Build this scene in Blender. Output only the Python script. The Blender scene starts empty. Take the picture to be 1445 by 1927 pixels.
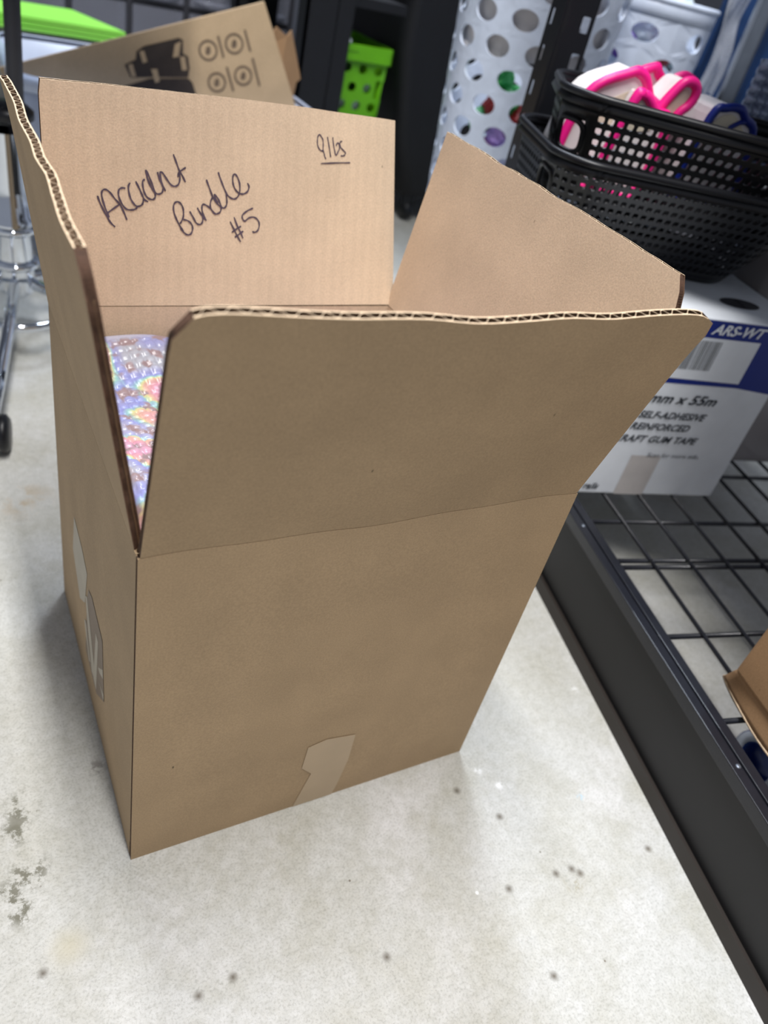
import bpy, math, random
from mathutils import Vector, Matrix, noise as mnoise
random.seed(7)
sc = bpy.context.scene
K = 0.7                      # metres per layout unit
D2R = math.pi / 180

# ------------------------------------------------------------ camera, world, light, exposure
YAW, PITCH, ROLL = .6268, .6440, -.2649
fw = Vector((math.cos(PITCH)*math.sin(YAW), math.cos(PITCH)*math.cos(YAW), -math.sin(PITCH)))
r0 = Vector((math.cos(YAW), -math.sin(YAW), 0)); d0 = fw.cross(r0)
rt = math.cos(ROLL)*r0 + math.sin(ROLL)*d0
dn = -math.sin(ROLL)*r0 + math.cos(ROLL)*d0
cam_d = bpy.data.cameras.new('camera'); cam = bpy.data.objects.new('camera', cam_d)
sc.collection.objects.link(cam)
m = Matrix((rt, -dn, -fw)).transposed().to_4x4(); m.translation = Vector((-.0860, -.3556, .7096))*K
cam.matrix_world = m
cam_d.sensor_fit = 'HORIZONTAL'; cam_d.sensor_width = 36; cam_d.lens = 1447/1445*36
cam_d.clip_start = .01
cam_d.dof.use_dof = True; cam_d.dof.focus_distance = .60*K; cam_d.dof.aperture_fstop = 9.5
sc.camera = cam

world = bpy.data.worlds.new('world'); sc.world = world; world.use_nodes = True
bg = world.node_tree.nodes['Background']; bg.inputs[0].default_value = (.80, .86, 1, 1); bg.inputs[1].default_value = .32

def area(name, loc, size, power, col, target=(0, 0, 0)):
    l = bpy.data.lights.new(name, 'AREA'); l.shape = 'RECTANGLE'; l.size, l.size_y = size; l.energy = power; l.color = col
    o = bpy.data.objects.new(name, l); sc.collection.objects.link(o); o.location = Vector(loc)*K
    o.rotation_euler = (Vector(target)*K - o.location).to_track_quat('-Z', 'Y').to_euler()
    return o
key = area('ceiling_lamp_strip', (.09, -.45, 3.0), (.12, 1.5), 55, (1, .985, .97), (0, -.30, 0))
key.rotation_euler = (0, 0, 0)                                  # strip lamp running front to back
area('ceiling_lamp_far', (1.0, 2.3, 3.3), (.3, 1.4), 52, (.80, .88, 1), (1.0, 1.9, 0))

sc.view_settings.view_transform = 'Standard'; sc.view_settings.look = 'None'
sc.view_settings.gamma = 1; sc.view_settings.use_curve_mapping = False
sc.view_settings.exposure = 0.0

# ------------------------------------------------------------ materials
def lin(c):
    return tuple(((x/255)/12.92 if x/255 <= .04045 else ((x/255+.055)/1.055)**2.4) for x in c) + (1,)
def new_mat(name):
    mt = bpy.data.materials.new(name); mt.use_nodes = True
    return mt, mt.node_tree.nodes, mt.node_tree.links, mt.node_tree.nodes['Principled BSDF']
def mat(name, col, rough=.5, metal=0, var=.06, scale=60, bump=0, bscale=200, trans=0, alpha=1, spec=.5, ior=1.45, coat=0):
    """plain procedural surface: a base colour with slight noise variation and optional bump"""
    mt, n, l, b = new_mat(name)
    c = lin(col)
    tc = n.new('ShaderNodeTexCoord')
    nz = n.new('ShaderNodeTexNoise'); nz.inputs['Scale'].default_value = scale; nz.inputs['Detail'].default_value = 3
    l.new(tc.outputs['Object'], nz.inputs['Vector'])
    rp = n.new('ShaderNodeValToRGB')
    rp.color_ramp.elements[0].position = .3; rp.color_ramp.elements[1].position = .7
    rp.color_ramp.elements[0].color = tuple(x*(1-var) for x in c[:3]) + (1,)
    rp.color_ramp.elements[1].color = tuple(min(1, x*(1+var)) for x in c[:3]) + (1,)
    l.new(nz.outputs['Fac'], rp.inputs['Fac']); l.new(rp.outputs['Color'], b.inputs['Base Color'])
    b.inputs['Roughness'].default_value = rough; b.inputs['Metallic'].default_value = metal
    b.inputs['Transmission Weight'].default_value = trans; b.inputs['Alpha'].default_value = alpha
    b.inputs['Specular IOR Level'].default_value = spec; b.inputs['IOR'].default_value = ior
    b.inputs['Coat Weight'].default_value = coat
    if bump:
        n2 = n.new('ShaderNodeTexNoise'); n2.inputs['Scale'].default_value = bscale; n2.inputs['Detail'].default_value = 4
        l.new(tc.outputs['Object'], n2.inputs['Vector'])
        bp = n.new('ShaderNodeBump'); bp.inputs['Strength'].default_value = bump; bp.inputs['Distance'].default_value = .001
        l.new(n2.outputs['Fac'], bp.inputs['Height']); l.new(bp.outputs['Normal'], b.inputs['Normal'])
    return mt
def mixc(n, l, fac, a, b_, mode='MIX'):
    mx = n.new('ShaderNodeMix'); mx.data_type = 'RGBA'; mx.blend_type = mode
    for sock, val in ((mx.inputs[0], fac), (mx.inputs[6], a), (mx.inputs[7], b_)):
        if hasattr(val, 'is_linked'): l.new(val, sock)
        else: sock.default_value = val
    return mx.outputs[2]
def ramp(n, l, src, p0, p1, c0=(0, 0, 0, 1), c1=(1, 1, 1, 1)):
    r = n.new('ShaderNodeValToRGB'); r.color_ramp.elements[0].position = p0; r.color_ramp.elements[1].position = p1
    r.color_ramp.elements[0].color = c0; r.color_ramp.elements[1].color = c1
    l.new(src, r.inputs['Fac']); return r.outputs['Color']
def kraft(name, col, stripe=0.0, axis='X'):
    """kraft liner: fibre mottling, dark flecks, and (inside) faint flute lines showing through"""
    mt, n, l, b = new_mat(name); c = lin(col)
    tc = n.new('ShaderNodeTexCoord')
    a = n.new('ShaderNodeTexNoise'); a.inputs['Scale'].default_value = 22; a.inputs['Detail'].default_value = 5
    f = n.new('ShaderNodeTexNoise'); f.inputs['Scale'].default_value = 900; f.inputs['Detail'].default_value = 2
    v = n.new('ShaderNodeTexVoronoi'); v.inputs['Scale'].default_value = 95
    mp = n.new('ShaderNodeMapping'); mp.inputs['Scale'].default_value = (1, 1, .45)
    for t in (a, f): l.new(tc.outputs['Object'], t.inputs['Vector'])
    l.new(tc.outputs['Object'], mp.inputs['Vector']); l.new(mp.outputs['Vector'], v.inputs['Vector'])
    c1 = mixc(n, l, ramp(n, l, a.outputs['Fac'], .35, .68), tuple(x*.93 for x in c[:3])+(1,), tuple(x*1.05 for x in c[:3])+(1,))
    c2 = mixc(n, l, ramp(n, l, f.outputs['Fac'], .3, .7, (.86, .86, .86, 1), (1.12, 1.12, 1.12, 1)), c1, c1)
    mul = n.new('ShaderNodeMix'); mul.data_type = 'RGBA'; mul.blend_type = 'MULTIPLY'; mul.inputs[0].default_value = 1
    l.new(c1, mul.inputs[6]); l.new(ramp(n, l, f.outputs['Fac'], .3, .7, (.84, .84, .84, 1), (1, 1, 1, 1)), mul.inputs[7])
    cc = mul.outputs[2]
    fl = ramp(n, l, v.outputs['Distance'], .03, .07, (1, 1, 1, 1), (0, 0, 0, 1))
    n3 = n.new('ShaderNodeTexNoise'); n3.inputs['Scale'].default_value = 60; l.new(tc.outputs['Object'], n3.inputs['Vector'])
    gate = ramp(n, l, n3.outputs['Fac'], .60, .64)
    g = n.new('ShaderNodeMath'); g.operation = 'MULTIPLY'; l.new(fl, g.inputs[0]); l.new(gate, g.inputs[1])
    cc = mixc(n, l, g.outputs[0], cc, tuple(x*.3 for x in c[:3])+(1,))
    if stripe:
        w = n.new('ShaderNodeTexWave'); w.wave_type = 'BANDS'; w.bands_direction = axis
        w.inputs['Scale'].default_value = 38; w.inputs['Distortion'].default_value = .6; w.inputs['Detail'].default_value = 1
        l.new(tc.outputs['Object'], w.inputs['Vector'])
        s = ramp(n, l, w.outputs['Fac'], .1, .9, (1-stripe,)*3+(1,), (1, 1, 1, 1))
        m2 = n.new('ShaderNodeMix'); m2.data_type = 'RGBA'; m2.blend_type = 'MULTIPLY'; m2.inputs[0].default_value = 1
        l.new(cc, m2.inputs[6]); l.new(s, m2.inputs[7]); cc = m2.outputs[2]
    l.new(cc, b.inputs['Base Color'])
    b.inputs['Roughness'].default_value = .78; b.inputs['Specular IOR Level'].default_value = .25
    bp = n.new('ShaderNodeBump'); bp.inputs['Strength'].default_value = .25; bp.inputs['Distance'].default_value = .0004
    l.new(f.outputs['Fac'], bp.inputs['Height']); l.new(bp.outputs['Normal'], b.inputs['Normal'])
    return mt

M = {}
M['kraft_out'] = kraft('kraft_out', (180, 154, 121))
M['kraft_in'] = kraft('kraft_in', (222, 198, 170), .035)
M['kraft_edge'] = mat('kraft_edge', (226, 200, 168), .8, var=.12, scale=300)
M['kraft_side_shade'] = mat('kraft_side_shade', (84, 60, 46), .85, var=.25, scale=400)  # dark brown paints the shade of the open groove at board sides
M['kraft_core_shade'] = mat('kraft_core_shade', (112, 88, 66), .85, var=.12, scale=300)  # board core darkened to paint the shade inside the flute gaps
M['kraft_old'] = kraft('kraft_old', (176, 140, 104))
M['kraft_print'] = kraft('kraft_print', (206, 179, 144))
M['ink_print'] = mat('ink_print', (66, 56, 50), .7, var=.15)
M['ink_print_mid'] = mat('ink_print_mid', (112, 95, 78), .7, var=.1)
M['marker'] = mat('marker_ink', (82, 70, 84), .5, var=.2, scale=150)
M['print_white'] = mat('print_white', (178, 168, 150), .6)
M['print_shade'] = mat('print_shade', (128, 110, 92), .6)
M['tape_matte'] = mat('tape_matte', (184, 161, 131), .42, var=.05, scale=40)
M['black_metal'] = mat('black_metal', (27, 29, 37), .35, .0, .15, 80, .1, 500, coat=.1)
M['black_panel'] = mat('black_panel', (31, 31, 33), .55, 0, .05)
M['black_lip'] = mat('black_lip', (44, 38, 34), .5)
M['black_plastic'] = mat('black_plastic', (15, 16, 21), .38)
M['black_dull'] = mat('black_dull', (14, 15, 20), .6)
M['steel'] = mat('steel', (190, 196, 205), .22, 1, .03)
M['chrome'] = mat('chrome', (215, 220, 228), .08, 1, .02)
M['galv'] = mat('galvanised', (128, 136, 148), .4, .7, .06)
M['white_plastic'] = mat('white_plastic', (214, 224, 242), .35)
M['tote'] = mat('tote_plastic', (196, 206, 228), .3)
M['white_card'] = mat('white_card', (236, 241, 248), .55, var=.03)
M['blue_ink'] = mat('blue_ink', (10, 40, 135), .5, var=.05)
M['dark_ink'] = mat('dark_ink', (45, 50, 60), .6)
M['grey_ink'] = mat('grey_ink', (120, 124, 130), .6)
M['beige'] = mat('beige_tape', (205, 200, 198), .35)
M['pink'] = mat('hot_pink', (245, 30, 140), .4, var=.04)
M['cream'] = mat('cream_foam', (222, 212, 190), .6)
M['white_foam'] = mat('white_foam', (238, 232, 232), .5)
M['navy'] = mat('navy_rim', (18, 40, 130), .4)
M['lime'] = mat('lime_sheet', (150, 232, 88), .45, var=.03, scale=10)
M['lime_dk'] = mat('green_plastic', (98, 172, 20), .35)
M['dark_grey'] = mat('dark_grey_plastic', (62, 62, 68), .5)
M['grey_box'] = mat('grey_box', (160, 158, 152), .6)
M['clear'] = mat('smoky_clear', (150, 152, 165), .12, alpha=.5, var=.02)
M['bin_clear'] = mat('grey_clear', (150, 145, 146), .22, alpha=.9, var=.08, scale=8)
M['bag'] = mat('clear_bag', (205, 210, 220), .18, alpha=.35, var=.1, scale=30)
M['navy_cloth'] = mat('navy_cloth', (26, 58, 104), .85, var=.25, scale=25, bump=.5)
M['pebble'] = mat('silver_mailer', (150, 160, 182), .35, .4, .1)
M['tissue'] = mat('tissue', (225, 238, 245), .5, var=.05)
M['blue_tape'] = mat('blue_tape', (16, 60, 150), .35)
M['wall'] = mat('wall_paint', (70, 72, 80), .8)
M['c_red'] = mat('foil_red', (170, 40, 40), .35); M['c_green'] = mat('foil_green', (60, 170, 90), .35)
M['c_purple'] = mat('foil_purple', (110, 70, 170), .35); M['c_magenta'] = mat('foil_magenta', (190, 25, 130), .3)
M['c_lilac'] = mat('foil_lilac', (190, 160, 235), .35); M['c_black'] = mat('foil_black', (25, 25, 28), .3)

# concrete floor
def concrete():
    mt, n, l, b = new_mat('concrete')
    tc = n.new('ShaderNodeTexCoord'); O = tc.outputs['Object']
    def nz(s, d=5, r=.6):
        t = n.new('ShaderNodeTexNoise'); t.inputs['Scale'].default_value = s; t.inputs['Detail'].default_value = d
        t.inputs['Roughness'].default_value = r; l.new(O, t.inputs['Vector']); return t.outputs['Fac']
    big = nz(3.2); mid = nz(14, 8, .7); fine = nz(160, 4, .7); grit = nz(620, 2, .6)
    c = mixc(n, l, ramp(n, l, big, .35, .65), lin((203, 202, 195)), lin((212, 212, 210)))
    c = mixc(n, l, ramp(n, l, mid, .42, .66), c, lin((192, 190, 180)))
    m2 = nz(8, 6, .65)
    c = mixc(n, l, ramp(n, l, m2, .56, .72), c, lin((222, 221, 220)))
    def mul(c, f):
        mm = n.new('ShaderNodeMix'); mm.data_type = 'RGBA'; mm.blend_type = 'MULTIPLY'; mm.inputs[0].default_value = 1
        l.new(c, mm.inputs[6]); l.new(f, mm.inputs[7]); return mm.outputs[2]
    c = mul(c, ramp(n, l, fine, .3, .62, (.84, .84, .82, 1), (1, 1, 1, 1)))
    c = mul(c, ramp(n, l, grit, .32, .52, (.80, .80, .79, 1), (1, 1, 1, 1)))
    # scattered little pits and pale specks
    for s, thr, col in ((11, .022, (96, 90, 80)), (34, .032, (128, 120, 108)), (21, .03, (245, 245, 245))):
        v = n.new('ShaderNodeTexVoronoi'); v.inputs['Scale'].default_value = s; l.new(O, v.inputs['Vector'])
        sc_ = n.new('ShaderNodeMath'); sc_.operation = 'MULTIPLY'; sc_.inputs[1].default_value = 1.0
        l.new(v.outputs['Distance'], sc_.inputs[0])
        c = mixc(n, l, ramp(n, l, sc_.outputs[0], thr*.6, thr, (1, 1, 1, 1), (0, 0, 0, 1)), c, lin(col))
    # named marks: (x, y, radius, colour, noise-broken?)
    def spot(c, x, y, r, col, broken=0, soft=.5, amt=1):
        sub = n.new('ShaderNodeVectorMath'); sub.operation = 'DISTANCE'; l.new(O, sub.inputs[0]); sub.inputs[1].default_value = (x*K, y*K, 0)
        d = sub.outputs['Value']
        f = ramp(n, l, d, r*K*soft, r*K, (amt,)*3+(1,), (0, 0, 0, 1))
        if broken:
            g = n.new('ShaderNodeMath'); g.operation = 'MULTIPLY'; l.new(f, g.inputs[0])
            l.new(ramp(n, l, nz(broken, 6, .75), .50, .56), g.inputs[1]); f = g.outputs[0]
        return mixc(n, l, f, c, lin(col))
    for x, y, r in ((.184, -.162, .0035), (.326, -.152, .003), (.401, -.159, .0035), (.407, -.166, .0035), (.321, -.234, .004), (.498, -.172, .003),
                    (.36, -.084, .0025), (.331, -.042, .003), (.382, -.157, .0022), (-.083, -.068, .0035), (.055, -.127, .0022), (.025, -.13, .0022)):
        c = spot(c, x, y, r*.72, (104, 96, 84), 0, .8)
    for x, y, r in ((-.08, .083, .02), (-.088, .06, .016), (-.082, .019, .02), (-.1, .0, .02), (-.092, -.014, .014)):
        c = spot(c, x, y, r, (120, 118, 104), 70, .5)
    c = spot(c, -.011, .103, .012, (150, 146, 140), 90, .4)
    c = spot(c, -.025, .538, .05, (176, 158, 130), 20, .2, .7)
    c = spot(c, -.061, -.055, .02, (196, 188, 160), 0, .1, .6)
    c = spot(c, .394, -.171, .012, (160, 152, 128), 60, .3)
    c = spot(c, .463, -.097, .004, (150, 205, 235), 90, .3)
    for x, y in ((.376, -.038), (.38, -.052), (.367, -.028), (.555, .03)):
        c = spot(c, x, y, .006, (248, 248, 248), 60, .3)
    l.new(c, b.inputs['Base Color'])
    b.inputs['Roughness'].default_value = .42; b.inputs['Specular IOR Level'].default_value = .4
    rr = ramp(n, l, mid, .3, .7, (.36, .36, .36, 1), (.6, .6, .6, 1)); l.new(rr, b.inputs['Roughness'])
    bp = n.new('ShaderNodeBump'); bp.inputs['Strength'].default_value = .35; bp.inputs['Distance'].default_value = .0008
    l.new(fine, bp.inputs['Height']); l.new(bp.outputs['Normal'], b.inputs['Normal'])
    return mt
M['concrete'] = concrete()

def holo_wrap():
    """holographic bubble film: patches of rainbow foil with pale bubbles"""
    mt, n, l, b = new_mat('holographic_wrap')
    tc = n.new('ShaderNodeTexCoord'); O = tc.outputs['Object']
    a = n.new('ShaderNodeTexNoise'); a.inputs['Scale'].default_value = 15; a.inputs['Detail'].default_value = 1; a.inputs['Distortion'].default_value = .3
    l.new(O, a.inputs['Vector'])
    r = n.new('ShaderNodeValToRGB'); cr = r.color_ramp
    cols = [(.25, (180, 182, 192)), (.40, (178, 180, 192)), (.45, (158, 160, 208)), (.48, (150, 156, 216)), (.50, (160, 206, 198)), (.512, (216, 214, 156)), (.525, (220, 178, 160)), (.58, (218, 156, 178)), (.66, (188, 172, 198)), (.8, (184, 184, 194))]
    cr.elements[0].position = cols[0][0]; cr.elements[0].color = lin(cols[0][1]); cr.elements[1].position = cols[-1][0]; cr.elements[1].color = lin(cols[-1][1])
    for p, c in cols[1:-1]:
        e = cr.elements.new(p); e.color = lin(c)
    l.new(a.outputs['Fac'], r.inputs['Fac'])
    g2 = n.new('ShaderNodeTexNoise'); g2.inputs['Scale'].default_value = 18; g2.inputs['Detail'].default_value = 0; l.new(O, g2.inputs['Vector'])
    rb = mixc(n, l, ramp(n, l, g2.outputs['Fac'], .40, .50), lin((184, 182, 200)), r.outputs['Color'])
    v = n.new('ShaderNodeTexNoise'); v.inputs['Scale'].default_value = 110; v.inputs['Detail'].default_value = 1; l.new(O, v.inputs['Vector'])
    c = mixc(n, l, ramp(n, l, v.outputs['Fac'], .52, .64), rb, lin((160, 138, 142)))
    c = mixc(n, l, 1.0, c, (.72, .72, .72, 1), 'MULTIPLY')
    l.new(c, b.inputs['Base Color'])
    b.inputs['Roughness'].default_value = .3; b.inputs['Specular IOR Level'].default_value = .5
    return mt
M['holo'] = holo_wrap()

# ------------------------------------------------------------ building helpers
BASE = {}
class MB:
    """collects faces in layout units; build() links them as ONE mesh object"""
    def __init__(s): s.v = []; s.f = []; s.m = []; s.sm = []
    def add(s, vs, fs, mi=0, smooth=False):
        o = len(s.v); s.v += [tuple(p) for p in vs]
        for f in fs: s.f.append(tuple(o+i for i in f)); s.m.append(mi); s.sm.append(smooth)
    def box(s, lo, hi, T=None, mi=0):
        x0, y0, z0 = lo; x1, y1, z1 = hi
        vs = [(x0, y0, z0), (x1, y0, z0), (x1, y1, z0), (x0, y1, z0), (x0, y0, z1), (x1, y0, z1), (x1, y1, z1), (x0, y1, z1)]
        if T: vs = [T(*p) for p in vs]
        s.add(vs, [(0, 3, 2, 1), (4, 5, 6, 7), (0, 1, 5, 4), (1, 2, 6, 5), (2, 3, 7, 6), (3, 0, 4, 7)], mi)
    def tube(s, pts, r, n=10, mi=0, closed=False, caps=True, r_list=None):
        P = [Vector(p) for p in pts]; N = len(P); vs = []; up = Vector((0, 0, 1))
        prev = None
        for i, p in enumerate(P):
            if closed: t = P[(i+1) % N]-P[i-1]
            else: t = P[min(i+1, N-1)]-P[max(i-1, 0)]
            t.normalize()
            if prev is None:
                a = t.cross(up)
                if a.length < .05: a = t.cross(Vector((1, 0, 0)))
            else: a = prev - t*prev.dot(t)
            a.normalize(); prev = a; b = t.cross(a); rr = r_list[i] if r_list else r
            for k in range(n):
                g = 2*math.pi*k/n; vs.append(p + (a*math.cos(g)+b*math.sin(g))*rr)
        fs = []
        for i in range(N if closed else N-1):
            j = (i+1) % N
            for k in range(n): k2 = (k+1) % n; fs.append((i*n+k, i*n+k2, j*n+k2, j*n+k))
        if not closed and caps: fs += [tuple(range(n-1, -1, -1)), tuple((N-1)*n+k for k in range(n))]
        s.add(vs, fs, mi, True)
    def lathe(s, prof, c, n=32, mi=0, T=None, closed=False):
        vs = []; L = len(prof)
        for r, z in prof:
            for k in range(n):
                g = 2*math.pi*k/n; p = (c[0]+r*math.cos(g), c[1]+r*math.sin(g), c[2]+z); vs.append(T(*p) if T else p)
        fs = []
        for i in range(L if closed else L-1):
            j = (i+1) % L
            for k in range(n): k2 = (k+1) % n; fs.append((i*n+k, i*n+k2, j*n+k2, j*n+k))
        s.add(vs, fs, mi, True)
    def grid(s, fn, a, b, mi=0, smooth=True, wrap=False):
        vs = [fn(i/a, j/b) for j in range(b+1) for i in range(a+1)]
        fs = [(j*(a+1)+i, j*(a+1)+i+1, (j+1)*(a+1)+i+1, (j+1)*(a+1)+i) for j in range(b) for i in range(a)]
        s.add(vs, fs, mi, smooth)
    def prism(s, poly, T, d0_, d1_, mi=0, mi_top=None):
        """closed outline poly (a,b) lifted by T(a,b,d) between depths d0_ and d1_"""
        n = len(poly); vs = [T(a, b, d0_) for a, b in poly] + [T(a, b, d1_) for a, b in poly]
        s.add(vs, [tuple(range(n))], mi if mi_top is None else mi_top)
        s.add(vs, [tuple(range(2*n-1, n-1, -1))], mi)
        s.add(vs, [(i, (i+1) % n, n+(i+1) % n, n+i) for i in range(n)], mi)
    def perf(s, fn, na, nb, hw, hh, power=2, seg=4, stagger=False, solid=None, mi=0, skip=None):
        """sheet of na x nb cells mapped by fn(a,b), each with a hole; solid(i,j) leaves a cell closed"""
        key = {}
        def vid(a, b):
            k = (round(a, 4), round(b, 4))
            if k not in key: key[k] = len(s.v); s.v.append(tuple(fn(a, b)))
            return key[k]
        for j in range(nb):
            off = .5 if (stagger and j % 2) else 0
            for i in range(na):
                if skip and skip(i, j): continue
                ca, cb = i+.5+off, j+.5; ring = []
                for q in range(4*seg):
                    side, t = divmod(q, seg); t = t/seg*1.0-.5
                    e = [(t, -.5), (.5, t), (-t, .5), (-.5, -t)][side]
                    ring.append(e)
                outer = [vid(ca+x, cb+y) for x, y in ring]
                if solid and solid(i, j):
                    c = vid(ca, cb)
                    for q in range(len(ring)): s.f.append((outer[q], outer[(q+1) % len(ring)], c)); s.m.append(mi); s.sm.append(True)
                    continue
                inner = []
                for x, y in ring:
                    g = math.atan2(y, x); cx, sx = math.cos(g), math.sin(g)
                    ix = hw*math.copysign(abs(cx)**(2/power), cx); iy = hh*math.copysign(abs(sx)**(2/power), sx)
                    inner.append(len(s.v)); s.v.append(tuple(fn(ca+ix, cb+iy)))
                for q in range(len(ring)):
                    q2 = (q+1) % len(ring); s.f.append((outer[q], outer[q2], inner[q2], inner[q])); s.m.append(mi); s.sm.append(False)
    def build(s, name, mats, parent=None, solid=0, bevel=0, offset=0):
        base = BASE.get(parent.name, Vector((0, 0, 0))) if parent else Vector((0, 0, 0))
        me = bpy.data.meshes.new(name)
        me.from_pydata([tuple((Vector(p)-base)*K) for p in s.v], [], s.f); me.update()
        if not isinstance(mats, (list, tuple)): mats = [mats]
        for mm in mats: me.materials.append(M[mm] if isinstance(mm, str) else mm)
        for p, mi, smo in zip(me.polygons, s.m, s.sm): p.material_index = mi; p.use_smooth = smo
        o = bpy.data.objects.new(name, me); sc.collection.objects.link(o)
        if parent: o.parent = parent; BASE[o.name] = base
        if solid:
            md = o.modifiers.new('thickness', 'SOLIDIFY'); md.thickness = solid*K; md.offset = offset
        if bevel:
            md = o.modifiers.new('bevel', 'BEVEL'); md.width = bevel*K; md.segments = 2; md.limit_method = 'ANGLE'
        return o
def tag(o, label=None, cat=None, group=None, kind=None):
    if label: o['label'] = label
    if cat: o['category'] = cat
    if group: o['group'] = group
    if kind: o['kind'] = kind
    return o
def thing(name, base, label, cat, group=None):
    o = bpy.data.objects.new(name, None); sc.collection.objects.link(o); o.location = Vector(base)*K
    o.empty_display_size = .02; BASE[o.name] = Vector(base)
    return tag(o, label, cat, group)
def catmull(pts, n=6, closed=False):
    P = [Vector(p) for p in pts]; N = len(P); out = []
    for i in range(N if closed else N-1):
        if closed: p0, p1, p2, p3 = P[i-1], P[i], P[(i+1) % N], P[(i+2) % N]
        else: p0, p1, p2, p3 = P[max(i-1, 0)], P[i], P[i+1], P[min(i+2, N-1)]
        for k in range(n):
            t = k/n
            out.append(.5*((2*p1)+(p2-p0)*t+(2*p0-5*p1+4*p2-p3)*t*t+(3*p1-p0-3*p2+p3)*t**3))
    if not closed: out.append(P[-1])
    return out
def text_polys(body, size, bold=.0, shear=.25, align='RIGHT', width=1.0):
    cu = bpy.data.curves.new('txt', 'FONT'); cu.body = body; cu.size = 1; cu.offset = bold; cu.shear = shear; cu.align_x = align; cu.resolution_u = 3
    ob = bpy.data.objects.new('txt', cu); sc.collection.objects.link(ob)
    bpy.context.view_layer.update()
    dg = bpy.context.evaluated_depsgraph_get(); me = bpy.data.meshes.new_from_object(ob.evaluated_get(dg))
    vs = [(v.co.x*size*width, v.co.y*size) for v in me.vertices]; fs = [tuple(p.vertices) for p in me.polygons]
    bpy.data.objects.remove(ob); bpy.data.curves.remove(cu); bpy.data.meshes.remove(me)
    return vs, fs
def add_text(mb, T, body, a, b, size, mi=0, **kw):
    vs, fs = text_polys(body, size, **kw)
    mb.add([T(a+x, b+y) for x, y in vs], fs, mi)

# ------------------------------------------------------------ the room
f = MB(); f.add([(-3, -2.5, 0), (6.5, -2.5, 0), (6.5, 5, 0), (-3, 5, 0)], [(0, 1, 2, 3)])
tag(f.build('floor', 'concrete'), kind='structure')
w = MB(); w.box((-3, 3.0, 0), (6.5, 3.1, 3.6)); tag(w.build('wall_back', 'wall'), kind='structure')

# ------------------------------------------------------------ the open shipping carton
W, D, H, L, TH = .36, .354, .3695, .186, .0060
LAM = .0118
def corr(name, root, mid, nrm, length, ns=None, nt=10, mats=('kraft_out', 'kraft_in', 'kraft_core_shade', 'kraft_edge', 'kraft_side_shade')):
    """a sheet of corrugated board: two liners and the wavy flute between them. mid(s,t), nrm(s,t) -> Vector (outward)"""
    mb = MB(); lt = .0009
    ns = ns or 48
    for side, mi in ((1, 0), (-1, 1)):
        g0 = lambda s, t, sd=side: mid(s, t)+nrm(s, t)*(sd*TH/2)
        g1 = lambda s, t, sd=side: mid(s, t)+nrm(s, t)*(sd*(TH/2-lt))
        o = len(mb.v)
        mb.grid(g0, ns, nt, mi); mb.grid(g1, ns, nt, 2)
        n1 = (ns+1)*(nt+1)
        rim = [(i, 0) for i in range(ns)]+[(ns, j) for j in range(nt)]+[(ns-i, nt) for i in range(ns)]+[(0, nt-j) for j in range(nt)]
        idx = [o+j*(ns+1)+i for i, j in rim]
        for q in range(len(idx)):
            a, b = idx[q], idx[(q+1) % len(idx)]; z_ = len(mb.v); mb.v += [mb.v[a], mb.v[b], mb.v[b+n1], mb.v[a+n1]]; mb.f.append((z_, z_+1, z_+2, z_+3)); mb.m.append(4 if (ns <= q < ns+nt or q >= 2*ns+nt) else (0 if q < ns else 3)); mb.sm.append(False)
    nf = int(length/LAM)*8; amp = TH/2-lt*.9
    wob = lambda s: .9*math.sin(s*23)+.6*math.sin(s*57+1)
    fl = lambda s, t, e: mid(s, t)+nrm(s, t)*(amp*max(-1, min(1, 1.25*math.sin(2*math.pi*s*length/LAM+wob(s))))*.93+e)
    nt2 = max(2, nt//2); o = len(mb.v); n1 = (nf+1)*(nt2+1)
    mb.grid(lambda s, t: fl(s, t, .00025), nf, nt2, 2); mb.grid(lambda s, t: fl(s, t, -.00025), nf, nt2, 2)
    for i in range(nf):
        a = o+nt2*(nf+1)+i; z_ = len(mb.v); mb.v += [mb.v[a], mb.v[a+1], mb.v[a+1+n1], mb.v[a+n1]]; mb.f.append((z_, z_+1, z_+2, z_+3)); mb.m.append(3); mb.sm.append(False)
    # ragged dark strip at each side, painting the shaded groove between the liners
    for s in (0, 1):
        ds = .0007/length*(1 if s == 0 else -1)
        mb.grid(lambda a, t, s_=s, d_=ds: mid(s_+d_*(1+.8*math.sin(t*nt*40)), t)+nrm(s_, t)*(TH/2-lt)*(2*a-1), 1, 220, 4)
    return mb.build(name, mats, root)
V3 = Vector; UP = V3((0, 0, 1))
box_root = thing('shipping_carton', (0, 0, 0), 'large open brown corrugated carton with four raised flaps standing on the concrete floor', 'cardboard box')
def hz(s): return .0012*math.sin(s*9+.5)+.0007*math.sin(s*23)
def wall(name, p0, p1, out, bul, wav=0):
    p0, p1, out = V3(p0), V3(p1), V3(out)
    return corr(name, box_root, lambda s, t: p0.lerp(p1, s)+UP*(t*(H+wav*hz(s)))-out*(TH/2)+out*bul*math.sin(math.pi*s)*math.sin(math.pi*t),
                lambda s, t: out, (p1-p0).length, 40, 14, mats=('kraft_out', 'kraft_in', 'kraft_core_shade', 'kraft_out', 'kraft_side_shade'))
wall('front_panel', (0, 0, 0), (W, 0, 0), (0, -1, 0), .002, 1)
wall('back_panel', (W, D, 0), (0, D, 0), (0, 1, 0), .001)
lw = wall('left_panel', (0, D, 0), (0, TH*.7, 0), (-1, 0, 0), .001)
wall('right_panel', (W, TH, 0), (W, D, 0), (1, 0, 0), .002)
b = MB(); b.box((TH, TH, .002), (W-TH, D-TH, .007)); b.build('bottom_panel', 'kraft_in', box_root)
def nz1(x, s=1.0): return mnoise.noise(V3((x*s, s*3.1, .7)))
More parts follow.
